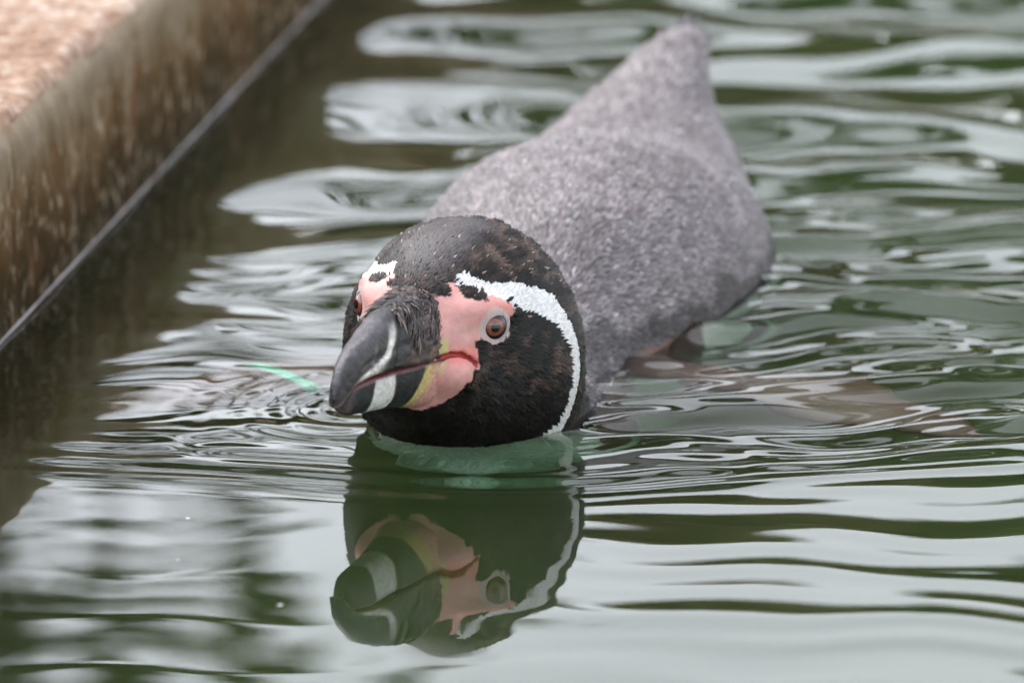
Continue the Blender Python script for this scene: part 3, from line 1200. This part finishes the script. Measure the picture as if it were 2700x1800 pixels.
    cc = mixc(cc, sstep(.0650, .0665, x + .0025 * vrel) * sstep(.0835, .0815, x - .0015 * vrel), (.76, .75, .71))
    cc = mixc(cc, np.exp(-((x - .0655 + .002 * vrel) / .0012) ** 2) * .6, (.36, .22, .15))
    cc = mixc(cc, sstep(.094, .099, x) * np.clip(.5 + .5 * n1, 0, 1) * .6, (.20, .15, .15))
    cc = mixc(cc, sstep(.10, .02, vrel) * sstep(.05, .06, x) * .5, (.12, .10, .11))
    cc[vrel < .005] = (.12, .03, .03)
    cc *= (1 + .12 * vnoise(q, 500, 92))[:, None]
    P = h2w(q)
    Fl = [f[::-1] for f in Fb]
    mesh_obj('lower_bill', P - inv, Fl, bill_m, root, colors=np.clip(cc, 0, 1))

    # ---------------- flaking horn plates and stray feathers over the base of the upper bill
    nfk = 1500
    ff_, tt_ = rng.uniform(.016, .058, nfk), rng.uniform(.08, .92, nfk) * math.pi
    kp = ff_ < .060 - .018 * (1 - np.sin(tt_))
    ff_, tt_ = ff_[kp], tt_[kp]
    nfk = len(ff_)

    def bill_pt(fv, tv):
        w0, t0, b0_ = pch(fv, bf, bw), pch(fv, bf, bt), pch(fv, bf, bb)
        c0, s0 = np.cos(tv), np.sin(tv)
        return np.stack([fv, w0 * np.sign(c0) * np.abs(c0) ** .8, b0_ + (t0 - b0_) * np.abs(s0) ** .85], 1)
    p0 = bill_pt(ff_, tt_)
    e1 = bill_pt(ff_ + .001, tt_ - .05 * np.sign(np.cos(tt_))) - p0
    e1 /= np.linalg.norm(e1, axis=1, keepdims=True)
    e2 = bill_pt(ff_, tt_ + .03) - p0
    e2 /= np.linalg.norm(e2, axis=1, keepdims=True)
    nb_ = np.cross(e2, e1)
    nb_ *= np.sign((nb_ * (p0 - np.array([0, 0, -.012]) * 1 - np.stack([ff_, 0 * ff_, 0 * ff_], 1))).sum(1))[:, None]
    jit = rng.normal(0, .28, nfk) + 1.1 * vnoise(p0, 170, 77)
    d1_ = e1 * np.cos(jit)[:, None] + e2 * np.sin(jit)[:, None]
    d2_ = np.cross(nb_, d1_)
    ln_ = rng.uniform(.003, .0075, nfk)
    wd_ = rng.uniform(.0003, .0008, nfk)
    lf_ = np.clip(rng.normal(.06, .05, nfk) + .10 * vnoise(p0, 220, 78), -.02, .25)
    q0 = p0 - nb_ * .0002
    qm = p0 + d1_ * (ln_ * .5)[:, None] + nb_ * (.0004 + ln_ * .5 * lf_)[:, None]
    qt = p0 + d1_ * ln_[:, None] + nb_ * (.0002 + ln_ * lf_)[:, None]
    fv_ = np.stack([q0, qm + d2_ * wd_[:, None], qm + nb_ * .0003, qm - d2_ * wd_[:, None], qt], 1).reshape(-1, 3)
    k5 = np.arange(nfk)[:, None] * 5
    ffk = np.concatenate([k5 + np.array([[0, 2, 1]]), k5 + np.array([[0, 3, 2]]), k5 + np.array([[1, 2, 4]]), k5 + np.array([[2, 3, 4]])])
    pick_ = rng.random(nfk)[:, None]
    fcol = np.where(pick_ < .55, np.array([.030, .026, .026]), np.where(pick_ < .85, np.array([.085, .070, .068]), np.array([.20, .14, .115]))) * rng.uniform(.7, 1.4, (nfk, 1))
    fk = mesh_obj('horn_flakes', h2w(fv_) - inv, ffk, mat_col('flake', .45, .4), root, colors=np.repeat(fcol, 5, 0))
    tag(fk, kind='stuff')

    # ---------------- stiff tail feathers
    tail_m = mat_plain('tail_feather', (.05, .045, .05), (.13, .12, .14), 300, .5)
    tb = np.array([.083, .578, .066])
    for i in range(-3, 4):
        dr = np.array([.24 + .07 * i, 1, .42 - .05 * abs(i)])
        dr /= np.linalg.norm(dr)
        sdv = np.cross(dr, [0, 0, 1.])
        sdv /= np.linalg.norm(sdv)
        up = np.cross(sdv, dr)
        ln = .048 - .004 * abs(i) + .003 * (i % 2)
        st_ = tb + sdv * .0022 * i
        vv = []
        for k_ in range(7):
            tq = k_ / 6
            wq = .0042 * (math.sin(math.pi * min(1, tq * .85 + .18)) ** .6) * (1 if k_ < 6 else .25)
            c0 = st_ + dr * ln * tq + up * .006 * tq * tq
            vv += [c0 - sdv * wq, c0 + up * .0009, c0 + sdv * wq, c0 - up * .0006]
        ff2 = [(k_ * 4 + a_, k_ * 4 + (a_ + 1) % 4, k_ * 4 + 4 + (a_ + 1) % 4, k_ * 4 + 4 + a_) for k_ in range(6) for a_ in range(4)]
        mesh_obj('tail_feather', np.array(vv) - inv, ff2, tail_m, root)

    # ---------------- band on the right flipper
    a, b, s = (np.array(k_, float) for k_ in FLIP_R)
    ax = (b - a)
    ln = np.linalg.norm(ax)
    ax /= ln
    s = s - ax * (s @ ax)
    s /= np.linalg.norm(s)
    t = np.cross(ax, s)
    vv = []
    na_ = 36
    for i in range(na_):
        th = 2 * math.pi * i / na_
        for o_, g in ((-.004, 1.06), (.004, 1.06), (.004, 1.0), (-.004, 1.0)):
            c0 = a + ax * (ln * .44 + o_)
            kx = math.sqrt(1 - ((.44 - .5) * 2) ** 2) * g
            vv.append(c0 + s * .026 * kx * math.cos(th) + t * (.0075 * kx + .001) * math.sin(th))
    ff = [(i * 4 + k_, i * 4 + (k_ + 1) % 4, ((i + 1) % na_) * 4 + (k_ + 1) % 4, ((i + 1) % na_) * 4 + k_) for i in range(na_) for k_ in range(4)]
    mesh_obj('flipper_band', np.array(vv) - inv, ff, mat_gloss('mint_band', (.16, .62, .38), .4), root)

    # ---------------- water beads on the back
    bk_i = np.where((V[:, 2] > .03) & (V[:, 1] > .12) & (V[:, 1] < .5))[0]
    pick = rng.choice(bk_i, 150)
    dv, df = [], []
    for i in pick:
        p, nn_ = V[i], Nn[i]
        r0 = rng.uniform(.0006, .0019) * (1.2 if rng.random() < .25 else .8)
        k0 = len(dv)
        xa = np.cross(nn_, [1, .2, .1])
        xa /= np.linalg.norm(xa)
        ya = np.cross(nn_, xa)
        for ii in range(5):
            a_ = ii / 4 * 2.2
            for jj in range(8):
                tt = jj / 8 * 6.283
                dv.append(p + nn_ * (.0011 + r0 * .9 * math.cos(a_)) + r0 * (math.sin(a_) + .02) * (math.cos(tt) * xa + math.sin(tt) * ya))
        for ii in range(4):
            for jj in range(8):
                df.append((k0 + ii * 8 + jj, k0 + (ii + 1) * 8 + jj, k0 + (ii + 1) * 8 + (jj + 1) % 8, k0 + ii * 8 + (jj + 1) % 8))
    m, n_, b = new_mat('water_bead')
    b.inputs['Base Color'].default_value = (.85, .87, .9, 1)
    b.inputs['Transmission Weight'].default_value = .75
    b.inputs['Roughness'].default_value = .05
    b.inputs['IOR'].default_value = 1.333
    dr = mesh_obj('water_beads', np.array(dv) - inv, df, m, root)
    tag(dr, kind='stuff')
    return root


build_penguin()

# ------------------------------------------------------------------ specks of down floating on the water
def build_specks():
    m = mat_plain('white_down', (.6, .6, .58), (.85, .85, .83), 900, .8)
    for (x, y, r0, lb) in ((-.138, -.118, .0010, 'middle sized white down speck floating between the ripples and the smallest speck'),
                       (-.139, -.19, .0007, 'smallest white down speck floating on calm water'),
                       (-.094, -.265, .0012, 'largest white down speck floating beside the reflected bill')):
        z = float(water_height(np.array([x]), np.array([y]))[0])
        V, F = [], []
        na = 9
        for ring, (rr, hz) in enumerate(((1, -.1), (.75, .12), (.35, .18))):
            for i in range(na):
                a = i / na * 6.283
                k = r0 * rr * (1 + .45 * math.sin(3 * a + x * 900) * rng.uniform(.4, 1))
                V.append((k * math.cos(a), k * math.sin(a), r0 * hz))
        for ring in range(2):
            for i in range(na):
                F.append((ring * na + i, ring * na + (i + 1) % na, (ring + 1) * na + (i + 1) % na, (ring + 1) * na + i))
        F.append(tuple(range(2 * na, 3 * na)))
        F.append(tuple(range(na))[::-1])
        o = mesh_obj('down_speck', V, F, m)
        o.location = (x, y, z + r0 * .1)
        tag(o, lb, 'down', 'specks of down on the water')


build_specks()
